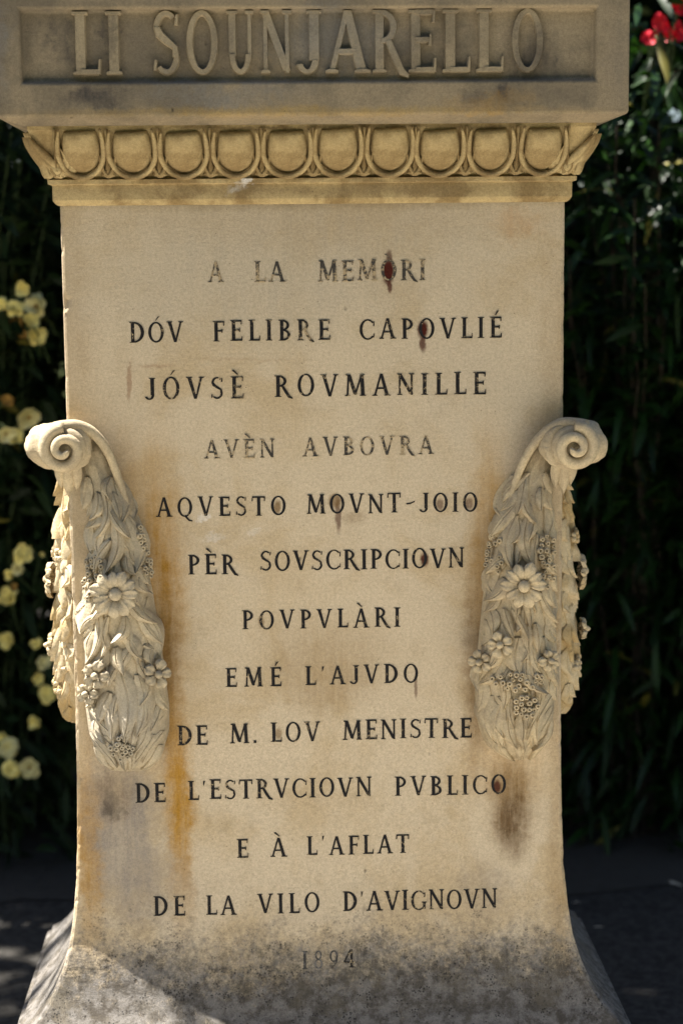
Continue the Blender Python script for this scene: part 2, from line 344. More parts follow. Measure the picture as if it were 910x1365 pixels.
# base plinth (out of frame) and shaft
Zb = PF[-1][1] - .012; PE = PF[-1][0]
mb = MB(); e = PE + .012; sweep(mb, [(e + .05, 0.0), (e + .05, 0.07), (e + .04, .08), (e, .085), (e, Zb - .004), (e - .006, Zb)], cr=.006, chip=.01); mb.build('plinth', M_SHAFT, MON)
rows = []
z_top = zz(268)
zs = list(np.linspace(Zb, zz(1100), 60)) + list(np.linspace(zz(1100), z_top, 150)[1:])
rows = [(foff(z), z) for z in zs]
rows[0] = (foff(ZF[0]) + 0.004, Zb)
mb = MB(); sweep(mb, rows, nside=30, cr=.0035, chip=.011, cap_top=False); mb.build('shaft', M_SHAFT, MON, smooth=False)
# cornice: neck band, fillet, ovolo, upper bevel
C_ = [off(x, y) for x, y in [(755, 269), (759, 266.5), (762, 263), (763, 261), (763, 242), (769, 240), (769.5, 234.5)]]
k0 = off(748.6, 900)[0]
o0 = off(753, 290)[0]
CR = [(max(0.0005, o - o0), z) for o, z in C_]
OV = [off(x, y) for x, y in [(768, 233), (772, 222), (781, 210), (791, 196), (797, 184), (799, 177)]]
OV = [(o - o0, z) for o, z in OV]; _zt = zz(169, -OV[-1][0]); _k = (_zt - OV[0][1]) / (OV[-1][1] - OV[0][1]); OV = [(o, OV[0][1] + (z - OV[0][1]) * _k) for o, z in OV]
CR2 = CR + [(o - 0.006, z) for o, z in OV[:-1]] + [(OV[-1][0] - .004, OV[-1][1] - .002), (OV[-1][0] - .004, OV[-1][1] + .004)]
mb = MB(); sweep(mb, CR2, nside=60, cr=.002, chip=.004, cap_top=True); CORN = mb.build('cornice', M_CORN, MON)
# cap slab with recessed title panel
os_, zs0 = off(838, 150); os_ -= o0
_, zb_ = off(800, 174); ob_ = OV[-1][0] + .004
zs0 = zz(153, -os_); zt_ = zz(-32, -os_); zb_ = OV[-1][1] + .004
pl, pt = at(27, 60, -os_).x, at(418, 10, -os_).z; pr, pb = at(795, 60, -os_).x, at(418, 109, -os_).z
PD = 0.016
mb = MB()
x0, x1, y0, y1 = -HX - os_, HX + os_, -os_, DEP + os_
bx0, bx1, by0, by1 = -HX - ob_, HX + ob_, -ob_, DEP + ob_
V = [(bx0, by0, zb_), (bx1, by0, zb_), (bx1, by1, zb_), (bx0, by1, zb_),
     (x0, y0, zs0), (x1, y0, zs0), (x1, y1, zs0), (x0, y1, zs0),
     (x0, y0, zt_), (x1, y0, zt_), (x1, y1, zt_), (x0, y1, zt_),
     (pl, y0, pb), (pr, y0, pb), (pr, y0, pt), (pl, y0, pt),
     (pl + .004, y0 + PD, pb + .003), (pr - .004, y0 + PD, pb + .003), (pr - .004, y0 + PD, pt - .003), (pl + .004, y0 + PD, pt - .003)]
F = [(3, 2, 1, 0), (0, 1, 5, 4), (1, 2, 6, 5), (2, 3, 7, 6), (3, 0, 4, 7), (5, 6, 10, 9), (6, 7, 11, 10), (7, 4, 8, 11), (8, 9, 10, 11),
     (4, 5, 13, 12), (5, 9, 14, 13), (9, 8, 15, 14), (8, 4, 12, 15),
     (12, 13, 17, 16), (13, 14, 18, 17), (14, 15, 19, 18), (15, 12, 16, 19), (16, 17, 18, 19)]
mb.add(V, F)
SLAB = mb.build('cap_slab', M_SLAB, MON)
bv = SLAB.modifiers.new('soft', 'BEVEL'); bv.width = 0.004; bv.segments = 3; bv.limit_method = 'ANGLE'; bv.angle_limit = math.radians(20)
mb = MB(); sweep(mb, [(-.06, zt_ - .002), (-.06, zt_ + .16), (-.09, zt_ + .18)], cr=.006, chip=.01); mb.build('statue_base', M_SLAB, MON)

# ---- lettering: Roman capitals built from thick and thin strokes
T, t_ = 0.168, 0.074
def stroke(a, b, w0, w1=None):
    w1 = w0 if w1 is None else w1
    return [((a[0] - w0 / 2, a[1]), (a[0] + w0 / 2, a[1])), ((b[0] - w1 / 2, b[1]), (b[0] + w1 / 2, b[1]))]
def hbar(x0, x1, y, w, w1=None):
    w1 = w if w1 is None else w1
    return [((x0, y + w / 2), (x0, y - w / 2)), ((x1, y + w1 / 2), (x1, y - w1 / 2))]
def serif(x, y, ln, up=True, h=0.05):
    s = 1 if up else -1
    return [((x - ln, y), (x - ln, y + s * h * .55)), ((x - ln * .45, y), (x - ln * .45, y + s * h)), ((x + ln * .45, y), (x + ln * .45, y + s * h)), ((x + ln, y), (x + ln, y + s * h * .55))]
def arc(cx, cy, rx, ry, a0, a1, T=T, t=t_, n=22, taper=0.0):
    P = []
    for i in range(n + 1):
        a = math.radians(a0 + (a1 - a0) * i / n); c, s = math.cos(a), math.sin(a)
        k = 1.0 - taper * abs(2 * i / n - 1) ** 3
        P.append(((cx + rx * c, cy + ry * s), (cx + (rx - T * k) * c, cy + (ry - t * k) * s)))
    return P
def endtick(x, y, h, w=0.05):   # vertical serif of an E, F, L or T arm
    return [((x - w * .6, y), (x + w * .4, y)), ((x - w * .05, y + h), (x + w * .55, y + h))]
def stem(x): return [stroke((x, 0), (x, 1), T), serif(x, 0, .16), serif(x, 1, .16, False)]
def glyph(ch):
    if ch == 'A': return .86, [stroke((.13, 0), (.42, 1), t_ * 1.25), stroke((.70, 0), (.43, 1), T, T * .8), hbar(.22, .60, .34, t_), serif(.13, 0, .12), serif(.71, 0, .15)]
    if ch == 'B': return .68, stem(.2) + [arc(.24, .745, .33, .255, -90, 90, .13), arc(.24, .27, .38, .27, -90, 90, .14)]
    if ch == 'C': return .78, [arc(.44, .5, .40, .51, 42, 318, .145, t_, 30, .3), endtick(.74, .66, .24, .06), endtick(.74, .10, .20, .05)]
    if ch == 'D': return .82, stem(.2) + [arc(.26, .5, .50, .5, -90, 90)]
    if ch == 'E': return .66, stem(.2) + [hbar(.2, .58, .967, t_), hbar(.2, .50, .52, t_), hbar(.2, .60, .033, t_), endtick(.58, .80, .2), endtick(.50, .43, .18), endtick(.60, 0, .22)]
    if ch == 'F': return .62, stem(.2) + [hbar(.2, .58, .967, t_), hbar(.2, .49, .52, t_), endtick(.58, .78, .22), endtick(.49, .43, .18)]
    if ch == 'G': return .84, [arc(.44, .5, .40, .51, 42, 318, .145, t_, 30, .3), endtick(.74, .66, .24, .06), stroke((.72, .06), (.72, .40), .13), serif(.72, .42, .13, False)]
    if ch == 'I': return .38, stem(.19)
    if ch == 'J': return .50, [stroke((.33, .20), (.33, 1), T), serif(.33, 1, .15, False), arc(.19, .20, .224, .215, 0, -160, .14, .06, 14, .2)]
    if ch == 'L': return .62, stem(.2) + [hbar(.2, .56, .033, t_), endtick(.57, 0, .24)]
    if ch == 'M': return 1.02, [stroke((.15, 0), (.20, 1), t_ * 1.2), stroke((.22, 1), (.51, .08), T), stroke((.51, .05), (.80, 1), t_ * 1.1), stroke((.86, 0), (.81, 1), T), serif(.15, 0, .12), serif(.86, 0, .14), serif(.17, 1, .1, False), serif(.84, 1, .1, False)]
    if ch == 'N': return .86, [stroke((.16, 0), (.16, 1), t_ * 1.2), stroke((.17, .97), (.70, .03), T), stroke((.71, 0), (.71, 1), t_ * 1.2), serif(.16, 0, .12), serif(.15, 1, .11, False), serif(.71, 1, .12, False)]
    if ch in 'O': return .84, [arc(.42, .5, .38, .515, 0, 360, .145, t_, 40)]
    if ch == 'Q': return .86, [arc(.42, .5, .38, .515, 0, 360, .145, t_, 40), [((.38, .04), (.46, .10)), ((.48, -.10), (.58, -.06)), ((.62, -.24), (.66, -.16)), ((.80, -.26), (.81, -.21))]]
    if ch == 'P': return .66, stem(.2) + [arc(.24, .72, .37, .28, -90, 90, .14)]
    if ch == 'R': return .80, stem(.2) + [arc(.24, .735, .35, .265, -90, 90, .135), [((.34, .50), (.46, .52)), ((.50, .20), (.64, .24)), ((.66, -.04), (.76, .04)), ((.86, -.10), (.87, -.04))]]
    if ch == 'S': return .64, [arc(.32, .745, .25, .265, 40, 180, .12, t_, 16, .25), arc(.32, .265, .26, .275, -140, 0, .12, t_, 16, .25),
                               [((.07, .745), (.19, .745)), ((.12, .60), (.24, .66)), ((.30, .48), (.38, .56)), ((.46, .40), (.54, .44)), ((.46, .265), (.58, .265))], endtick(.54, .78, .17, .06), endtick(.08, .05, .17, .06)]
    if ch == 'T': return .74, [stroke((.37, 0), (.37, 1), T), serif(.37, 0, .16), hbar(.06, .68, .967, t_), endtick(.04, .76, .24, .06), endtick(.67, .76, .24, .06)]
    if ch == 'U': return .84, [stroke((.20, .28), (.20, 1), T), stroke((.68, .28), (.68, 1), t_ * 1.2), serif(.20, 1, .15, False), serif(.68, 1, .12, False), arc(.42, .30, .295, .315, 180, 360, .14, t_)]
    if ch == 'V': return .82, [stroke((.14, 1), (.42, 0), T, T * .8), stroke((.70, 1), (.43, 0), t_ * 1.25), serif(.14, 1, .14, False), serif(.70, 1, .12, False)]
    if ch == '1': return .4, stem(.2)
    if ch == '8': return .6, [arc(.3, .75, .20, .26, 0, 360, .09, t_, 24), arc(.3, .265, .25, .275, 0, 360, .11, t_, 24)]
    if ch == '9': return .6, [arc(.3, .68, .25, .33, 0, 360, .11, t_, 24), [((.44, .68), (.55, .68)), ((.40, .30), (.50, .34)), ((.14, 0), (.18, .05))]]
    if ch == '4': return .66, [stroke((.46, 0), (.46, 1), .12), hbar(.06, .62, .28, t_), stroke((.08, .30), (.42, 1), t_), serif(.46, 0, .13)]
    if ch == "'": return .26, [stroke((.10, .74), (.14, 1.0), .03, .11)]
    if ch == '.': return .30, [stroke((.15, .0), (.15, .14), .14)]
    if ch == '-': return .62, [[((.08, .50), (.10, .42)), ((.30, .52), (.30, .44)), ((.54, .62), (.52, .54))]]
    return .3, []
ACC = {'À': ('A', -1), 'È': ('E', -1), 'Ò': ('O', -1), 'É': ('E', 1), 'Ó': ('O', 1)}
def text_mesh(mb, word, xa, xb, zb, cap, depth, yfun, wx=1.0, splay=0.0, jit=0.0, r=random.Random(3)):
    gl = []
    for ch in word:
        acc = 0
        if ch in ACC: ch, acc = ACC[ch]
        wd, st = glyph(ch); st = list(st)
        if acc: st.append([((.36 + .16 * acc, 1.28), (.46 + .16 * acc, 1.30)), ((.42 - .03 * acc, 1.08), (.46 - .03 * acc, 1.09))] if ch != 'E' else [((.24 + .14 * acc, 1.28), (.34 + .14 * acc, 1.30)), ((.32 - .03 * acc, 1.08), (.36 - .03 * acc, 1.09))])
        gl.append((wd, st))
    tot = sum(g_[0] for g_ in gl) * cap * wx
    sp = (xb - xa - tot) / max(1, len(gl) - 1) if len(gl) > 1 else 0
    sx = wx
    if sp < 0 or len(gl) == 1:
        sx = wx * (xb - xa) / tot; sp = 0
    x = xa
    for wd, st in gl:
        jy = r.uniform(-jit, jit) * cap; js = 1 + r.uniform(-jit, jit)
        for i, pr_ in enumerate(st):
            h = depth + 0.00022 * i * (1 if depth < .004 else 3)
            top, bot = [], []
            for a, b in pr_:
                dx, dy = b[0] - a[0], b[1] - a[1]; L = math.hypot(dx, dy) or 1; ex, ey = dx / L * splay, dy / L * splay
                for p, sgn, (ox, oy) in ((a, 0, (-ex, -ey)), (b, 1, (ex, ey))):
                    X = x + p[0] * cap * sx; Z = zb + jy + p[1] * cap * js
                    top.append((X, yfun(Z) - h, Z)); X2, Z2 = X + ox * cap, Z + oy * cap
                    bot.append((X2, yfun(Z2) + 0.0012, Z2))
            n = len(pr_); vs = top + bot; fs = []
            for q in range(n - 1):
                a0, b0, a1, b1 = 2 * q, 2 * q + 1, 2 * q + 2, 2 * q + 3; m = 2 * n
                fs += [(a0, b0, b1, a1), (a0, a1, a1 + m, a0 + m), (b0, b0 + m, b1 + m, b1)]
            closed = (Vector(top[0]) - Vector(top[-2])).length < 1e-6
            if not closed:
                m = 2 * n; fs += [(0, m, m + 1, 1), (m - 2, m - 1, 2 * m - 1, 2 * m - 2)]
            mb.add(vs, fs)
        x += wd * cap * sx + sp
    return mb
P_DARK = paint('black_letter_paint', 0.035); P_MID = paint('worn_letter_paint', 0.065); P_FADE = paint('faded_letter_paint', 0.12, (0.05, 0.045, 0.04)); P_GHOST = paint('vanishing_letter_paint', 0.13, (0.05, 0.048, 0.045), (0.16, 0.15, 0.14), 90)
LINES = [
    (27, P_FADE, [('A', 277, 299, 376), ('LA', 338, 381, 376), ('MEMÒRI', 423, 568, 375)]),
    (27, P_MID, [('DÓV', 172, 245, 457), ('FELIBRE', 283, 441, 455), ]),
    (27, P_DARK, [('CAPOVLIÉ', 478, 669, 452.5)]),
    (29, P_MID, [('JÓVSÈ', 194, 326, 533), ('ROVMANILLE', 365, 648, 529)]),
    (25, P_FADE, [('AVÈN', 272, 367, 611), ('AVBOVRA', 403, 578, 608)]),
    (26, P_DARK, [('AQVESTO', 208, 382, 689), ('MOVNT-JOIO', 408, 637, 685)]),
    (27, P_DARK, [('PÈR', 250, 316, 766), ('SOVSCRIPCIOVN', 346, 619, 761)]),
    (26, P_DARK, [('POVPVLÀRI', 322, 534, 839)]),
    (26, P_DARK, [('EMÉ', 300, 376, 916), ("L'AJVDO", 406, 558, 913)]),
    (27, P_DARK, [('DE', 236, 278, 993), ('M.', 306, 344, 991), ('LOV', 360, 427, 989), ('MENISTRE', 456, 629, 986)]),
    (27, P_DARK, [('DE', 180, 222, 1070), ("L'ESTRVCIOVN", 250, 496, 1066), ('PVBLICO', 525, 675, 1061)]),
    (26, P_DARK, [('E', 315, 332, 1143), ('À', 360, 383, 1142), ("L'AFLAT", 408, 546, 1140)]),
    (27, P_DARK, [('DE', 204, 248, 1221), ('LA', 274, 316, 1220), ('VILO', 343, 427, 1218), ("D'AVIGNOVN", 456, 663, 1215)]),
    (23, P_GHOST, [('189', 402, 452, 1294)]),
    (23, P_MID, [('4', 457, 474, 1292)]),
]
for cap, mt, words in LINES:
    for (wd, a, b, y) in words:
        mb = MB()
        yy = fy(zz(y))
        pa, pb_ = at(a, y, yy), at(b, y, yy)
        c = cap / 781.0
        text_mesh(mb, wd, pa.x, pb_.x, pa.z, c, 0.0007, fy, wx=1.0, splay=0.0, jit=0.02)
        mb.build('inscription_word', mt, MON)
mb = MB(); yp = y0 + PD; T0, T = T, .185
tl = [('L', 96, 137), ('I', 141, 166), ('S', 203, 243), ('O', 248, 293), ('U', 301, 341), ('N', 346, 391), ('J', 397, 430), ('A', 433, 493), ('R', 494, 540), ('E', 541, 582), ('L', 586, 627), ('L', 631, 671), ('O', 679, 724)]
for ti, (ch, a, b) in enumerate(tl):
    if ti == 2: mb.build('raised_title', M_TITLE, MON); mb = MB()
    yb = 99.5 - (a - 96) / 640 * 4.5
    pa, pb_ = at(a, yb, yp), at(b, yb, yp)
    text_mesh(mb, ch, pa.x, pb_.x, pa.z, 75 / 768, 0.009, lambda z: yp, splay=0.022)
mb.build('raised_title', M_TITLE, MON); T = T0

# ---- egg and dart on the ovolo
ozs = [p[1] for p in OV]; oof = [p[0] for p in OV]
def ov(v): # v 0 bottom .. 1 top -> offset, z
    z = ozs[0] + (ozs[-1] - ozs[0]) * v
    return float(np.interp(z, ozs, oof)), z
Ne = 10; pitch_e = (at(723, 200, -.04).x - at(108, 200, -.04).x) / 9
hb = ozs[-1] - ozs[0]
def egg_mesh():
    """one egg in its shell, x across, (v) up the ovolo, standing off the moulding"""
    mb = MB(); R = 0.0392; vb = 0.05
    def P(x, v, d):
        o, z = ov(max(0, min(1, v))); return (x, -o - d, z)
    rows = []
    H = hb
    for i in range(9):
        f = i / 8.0; row = []
        for j in range(25):
            a = PI + PI * j / 24
            x = math.cos(a) * R * 0.84 * (1 - f); 
            zc = 0.56
            v = zc + math.sin(a) * 0.46 * (1 - f) + 0.0
            row.append((x, v, f))
        # straight sides up to the top
        left = [(-R * .84 * (1 - f) * (1 - .19 * (q / 4) ** 2), zc + (0.96 - zc) * (1 - f) * q / 4, f) for q in range(4, 0, -1)]
        right = [(R * .84 * (1 - f) * (1 - .19 * (q / 4) ** 2), zc + (0.98 - zc) * (1 - f) * q / 4, f) for q in range(1, 5)]
        row = left + row + right
        rows.append([P(x, v, -0.004 + 0.021 * math.sqrt(max(0, 1 - (1 - f) ** 2.4))) for x, v, f in row])
    mb.grid(rows, True)
    pts, rd = [], []
    for j in range(31):
        q = j / 30.0
        if q < .2: x, v = -R * (1.0 - .12 * (1 - q / .2) ** 2) , 0.56 + .44 * (1 - q / .2)
        elif q > .8: x, v = R * (1.0 - .12 * ((q - .8) / .2) ** 2), 0.56 + .44 * ((q - .8) / .2)
        else:
            a = PI + PI * (q - .2) / .6; x, v = math.cos(a) * R, 0.56 + math.sin(a) * 0.55
        pts.append(P(x, v, 0.005)); rd.append(0.0046 - 0.0028 * max(0, abs(q - .5) * 2 - .7) / .3)
    mb.tube(pts, rd, 8)
    return mb
def dart_mesh():
    mb = MB()
    def P(x, v, d):
        o, z = ov(max(0, min(1, v))); return (x, -o - d, z)
    rows = []
    for v, hw, d in [(0.0, .004, .001), (.06, .013, .006), (.16, .0085, .009), (.30, .004, .009), (.6, .003, .010), (.98, .0032, .012)]:
        rows.append([P(-hw, v, -.004), P(-hw * .6, v, d * .35), P(0, v, d), P(hw * .6, v, d * .35), P(hw, v, -.004)])
    mb.grid(rows)
    # two barbs sweeping up to the shells
    for s in (-1, 1):
        mb.tube([P(s * .002, .05, .006), P(s * .008, .16, .006), P(s * .012, .34, .004), P(s * .0145, .52, .002)], [.003, .0028, .002, .001], 6)
    return mb
e0 = egg_mesh().build('egg', M_CORN, CORN, smooth=True); d0 = dart_mesh().build('dart', M_CORN, CORN)
xe0 = at(108, 200, -.04).x
SIDES = [(Matrix.Identity(4))]
ctr = Matrix.Translation((0, DEP / 2, 0))
for q in (1, 3): SIDES.append(Matrix.Translation((HX if q == 1 else -HX, DEP / 2, 0)) @ Matrix.Rotation(q * PI / 2, 4, 'Z'))
first = True
for si, Ms in enumerate(SIDES):
    n_e = Ne if si == 0 else 4; xs = xe0 if si == 0 else -1.5 * pitch_e
    for i in range(n_e):
        c = e0 if (si == 0 and i == 0) else e0.copy()
        if c is not e0: COL.objects.link(c)
        c.matrix_local = Ms @ Matrix.Translation((xs + i * pitch_e, 0, 0)) @ Matrix.Translation((0, -.045, ozs[0])) @ Matrix.Rotation(random.uniform(-.035, .035), 4, 'Y') @ Matrix.Diagonal((random.uniform(.95, 1.03), 1, random.uniform(.94, 1.01), 1)) @ Matrix.Translation((0, .045, -ozs[0]))
    for i in range(n_e + 1):
        c = d0 if (si == 0 and i == 0) else d0.copy()
        if c is not d0: COL.objects.link(c)
        c.matrix_local = Ms @ Matrix.Translation((xs + (i - .5) * pitch_e, 0, 0))
# corner leaves
def leaf_on(mb, fn, x0, v0, x1, v1, w, lift, curl=0.0, n=8, vein=True):
    """carved lance leaf laid on a surface fn(x,v,d)"""
    ax, av = x1 - x0, v1 - v0; rows = []
    for i in range(n + 1):
        q = i / n; ww = w * (math.sin(PI * min(1, .06 + q * .94) ** .8) ** .75 if q < 1 else 0.0)
        cx, cv = x0 + ax * q + curl * math.sin(PI * q) * av, v0 + av * q - curl * math.sin(PI * q) * ax
        L = math.hypot(ax, av) or 1; nx, nv = -av / L, ax / L
        lf = lift * (.30 + .70 * q ** .8)
        rows.append([fn(cx + nx * ww * s, cv + nv * ww * s, lf * (1 - .85 * abs(s) ** 2.2) - (.0025 if (vein and s == 0) else 0) - (.006 if abs(s) == 1 else 0)) for s in (-1, -.8, -.45, -.12, 0, .12, .45, .8, 1)])
    mb.grid(rows)
def corner_fn(x, v, d):   # x = distance from the corner along the front in m, v in m above the ovolo foot
    o, z = ov(max(0, min(1, v / hb)))
    d *= 1 - .7 * max(0, min(1, v / hb)) ** 2; return (-(HX + o) + x, -o - d, z)
for cs in (1, -1):
    for Ms in (Matrix.Identity(4), Matrix.Rotation(-PI / 2, 4, 'Z')):
        mb = MB()
        leaf_on(mb, corner_fn, .028, .002, .004, .066, .018, .016, -.12, 12)
        leaf_on(mb, corner_fn, .012, .010, .046, .050, .013, .011, .35, 12)
        leaf_on(mb, corner_fn, .000, .0, .003, .048, .014, .012, .1, 10)
        rows = [[corner_fn(.020 + math.cos(2 * PI * j / 16) * .013 * math.cos(q), .012 + math.sin(2 * PI * j / 16) * .012 * math.cos(q), -.003 + .013 * math.sin(q)) for j in range(16)] for q in (0, .3, .6, .9, 1.2, 1.5)]
        mb.grid(rows, True)
        vs = []
        for v in mb.v:
            p = Vector(v)
            if Ms != Matrix.Identity(4): p = Vector((-HX - (-p.y), 0 + (p.x + HX), p.z)); p = Vector((-HX + v[1], v[0] + HX, v[2]))
            vs.append((p.x * cs, p.y, p.z))
        mb.v = vs; mb.build('corner_leaf', M_CORN, CORN, smooth=True)

# ---- corner garlands hanging from volutes
def interp_rows(R, py):
    ys = [r[0] for r in R]
    return [float(np.interp(py, ys, [r[i] for r in R])) for i in (1, 2, 3)]
ROWS_L = [(585, 112, 128, .010), (600, 106, 142, .024), (640, 110, 160, .040), (680, 117, 174, .053), (710, 119, 184, .062), (750, 117, 194, .067), (800, 113, 204, .071), (850, 111, 212, .076), (900, 111, 219, .081), (950, 112, 225, .085), (980, 116, 225, .082), (1000, 125, 219, .070), (1016, 131, 213, .054), (1028, 147, 199, .015)]
ROWS_R = [(580, 712, 728, .010), (600, 699, 740, .024), (640, 683, 733, .040), (680, 668, 732, .053), (710, 660, 733, .062), (750, 652, 736, .067), (800, 645, 738, .071), (850, 640, 741, .076), (900, 636, 742, .081), (950, 635, 742, .083), (975, 640, 738, .078), (994, 648, 731, .062), (1006, 662, 718, .042), (1013, 676, 705, .012)]
def garland(side, rows_px, mat, mat_scroll, spec, seed, face='front', sc=None, volute=True):
    """side -1 left, +1 right. Local coords: s from the arris inward, d out of the face, z."""
    rg = random.Random(seed)
    Rw = []
    for (py, a, b, d) in rows_px:
        yy = -d * .35
        pa, pb_ = at(a, py, yy), at(b, py, yy)
        sa, sb = (pa.x + HX, pb_.x + HX) if side < 0 else (HX - pb_.x, HX - pa.x)
        Rw.append((-pa.z, sa, sb, d))
    zt, zbm = -Rw[0][0], -Rw[-1][0]
    if face == 'side':
        zbm2 = zbm + .055
        Rw = [(-(zbm2 + (-r[0] - zbm) * (zt - zbm2) / (zt - zbm)), r[1] * .9 + .015, r[2] * .9 + .015, r[3] * .46) for r in Rw]
        zbm = zbm2
    def W(s, d, z):
        if face == 'front': return Vector((-HX + s, -d, z)) if side < 0 else Vector((HX - s, -d, z))
        return Vector((-HX - d, s, z)) if side < 0 else Vector((HX + d, s, z))
    def surf(u, v, d=0.0):      # u across 0..1, v down 0..1
        z = zt + (zbm - zt) * v
        sa, sb, dp = interp_rows(Rw, -z)
        uu = max(-.02, min(1.02, u)); b = max(0.0, 1 - abs(2 * uu - 1) ** 2.3) ** .55
        n_ = .0045 * mnoise.noise((uu * 3 + seed, v * 9, seed)) + .003 * mnoise.noise((uu * 9 + seed, v * 30, seed))
        k = 2 * uu - 1
        return W(sa + (sb - sa) * u + math.copysign(abs(k) ** 3, k) * d * .9, dp * b + n_ + d * (1 - .55 * k * k) - .007 * b, z)
    def sv(s_px, py):           # photo pixel -> u, v
        p = at(s_px, py, -.07); z = p.z; s = p.x + HX if side < 0 else HX - p.x
        sa, sb, dp = interp_rows(Rw, -z)
        return (s - sa) / max(1e-4, sb - sa), (z - zt) / (zbm - zt)
    mb = MB()
    mb.grid([[surf(j / 28, i / 60) for j in range(29)] for i in range(61)])
    # carved leaves lying over the swag, tips down, denser towards the foot
    n_l = spec.get('leaves', 44)
    H = zt - zbm
    def fn(u, v, d): return surf(u, max(0, min(1, v)), d)
    nr = 19
    for i in range(nr - 1, -1, -1):
        v0 = .12 + .80 * i / (nr - 1); odd = i % 2
        sa, sb, dp = interp_rows(Rw, -(zt + (zbm - zt) * v0)); wd = sb - sa
        m_ = max(2, int(round(wd / .026)))
        for q in range(m_ + odd):
            u0 = min(.93, max(.07, (q + (.5 if not odd else 0.04)) / m_ + rg.uniform(-.07, .07)))
            big_ = rg.random() < .3
            L = rg.uniform(.034, .050) * (1.35 if big_ else 1) / H; v1 = min(.99, v0 + L * rg.uniform(.75, 1.05) + rg.uniform(-.012, .012))
            fan = (u0 - .5) * .35 + rg.uniform(-.26, .26)
            if v0 > .78: fan = (.5 - u0) * rg.uniform(.3, .7)
            u1 = max(.05, min(.95, u0 + fan)); edge = abs(u0 - .5) * 2
            def fm(x, z_, d, wd=wd): return fn(x / wd, z_ / H, d)
            leaf_on(mb, fm, u0 * wd, (v0 - .012) * H, u1 * wd, v1 * H, rg.uniform(.0085, .0125) * (1.25 if big_ else 1), rg.uniform(.011, .024) * (1 - .4 * edge ** 2), rg.uniform(-.22, .22), 8)
    for (a, b, c, d_, w_, l_) in spec.get('big', []):
        (ua, va), (ub, vb) = sv(a, b), sv(c, d_); sa, sb, dp = interp_rows(Rw, -(zt + (zbm - zt) * va)); wd = sb - sa
        def fm(x, z_, d, wd=wd): return fn(x / wd, z_ / H, d)
        leaf_on(mb, fm, ua * wd, va * H, ub * wd, vb * H, w_ * (.62 if b < 840 else .95), l_ * (1.45 if b < 840 else 1.1), 0.1, 10)
    G = mb.build('garland', mat, MON, smooth=True)
    G.data.set_sharp_from_angle(angle=math.radians(38))
    # daisies
    for (px_, py_, r_, npet, lift) in spec.get('daisy', []):
        u, v = sv(px_, py_) if face == 'front' else (.5, (py_ - 585) / 440)
        lift += .009; c = surf(u, v, lift); du = (surf(u + .05, v, lift) - surf(u - .05, v, lift)).normalized(); dv = (surf(u, v + .03, lift) - surf(u, v - .03, lift)).normalized()
        nn = du.cross(dv).normalized(); outw = W(0, 1, 0) - W(0, 0, 0)
        if nn.dot(outw) < 0: nn = -nn
        nn = (nn + outw * .8).normalized(); du = (du - nn * du.dot(nn)).normalized(); dv = nn.cross(du)
        m2 = MB()
        for q in range(npet):
            a = 2 * PI * q / npet + rg.uniform(-.08, .08); rr = r_ * rg.uniform(.9, 1.08)
            ax = du * math.cos(a) + dv * math.sin(a); ay = -du * math.sin(a) + dv * math.cos(a); rows = []
            for i in range(7):
                f = i / 6; wv = rr * (.30 if npet > 7 else .46) * math.sin(PI * (.10 + .86 * f)) ** .7 * (.55 + .6 * f) * (1 if f < 1 else .3)
                hgt_ = .002 + .009 * math.sin(PI * f * .9) * r_ / .04
                rows.append([c + ax * rr * (.22 + .78 * f) + ay * wv * s + nn * (hgt_ - .0025 * (1 - abs(s)) * 1.2 - (.008 if abs(s) == 1 else 0)) for s in (-1, -.8, -.3, 0, .3, .8, 1)])
            m2.grid(rows)
        rows = []
        for i in range(6):
            f = i / 5 * PI / 2; rows.append([c + (du * math.cos(2 * PI * j / 14) + dv * math.sin(2 * PI * j / 14)) * r_ * .27 * math.cos(f) + nn * (.004 + .011 * math.sin(f)) for j in range(14)])
        m2.grid(rows, True)
        m2.build('carved_flower', mat, G, smooth=True)
    # berries with drilled eyes
    for cl in spec.get('berries', []):
        m2 = MB()
        for (px_, py_, sx_, sy_, n_) in cl:
            pts = []
            for tries in range(400):
                if len(pts) >= n_: break
                a_, r_ = rg.uniform(0, 2 * PI), math.sqrt(rg.random())
                p = (px_ + math.cos(a_) * r_ * sx_, py_ + math.sin(a_) * r_ * sy_)
                if all(math.hypot(p[0] - q[0], p[1] - q[1]) > 6.2 for q in pts): pts.append(p)
            for p in pts:
                u, v = sv(*p) if face == 'front' else (.5 + (p[0] - 155) / 90, (p[1] - 585) / 440)
                u = max(.03, min(.97, u))
                c = surf(u, v, rg.uniform(.010, .016)); outw = W(0, 1, 0) - W(0, 0, 0)
                nn = (c - surf(.5, v, -.05)).normalized() * .7 + outw; nn.normalize()
                a1 = nn.cross(Vector((0, 0, 1))).normalized(); b1 = nn.cross(a1)
                r_ = rg.uniform(.0042, .0058); rows = []
                for (rad, hh) in [(.75, -.9), (1.0, -.2), (.95, .4), (.66, .80), (.42, .78), (.30, .2), (.0, -.1)]:
                    rows.append([c + (a1 * math.cos(2 * PI * j / 9) + b1 * math.sin(2 * PI * j / 9)) * r_ * max(rad, .001) + nn * r_ * hh for j in range(9)])
                m2.grid(rows, True)
        m2.build('berry_cluster', mat, G, smooth=True)
    # volute
    m3 = MB(); OUT = W(0, 1, 0) - W(0, 0, 0)
    cpx, cpy = spec['eye']
    pc = at(cpx, cpy, -.085); sc_, zc = (pc.x + HX, pc.z) if side < 0 else (HX - pc.x, pc.z)
    if face == 'side': sc_ = .012; zc = zc
    dd = .078 if face == 'front' else .06
    pts, rd = [], []
    R0 = .0315
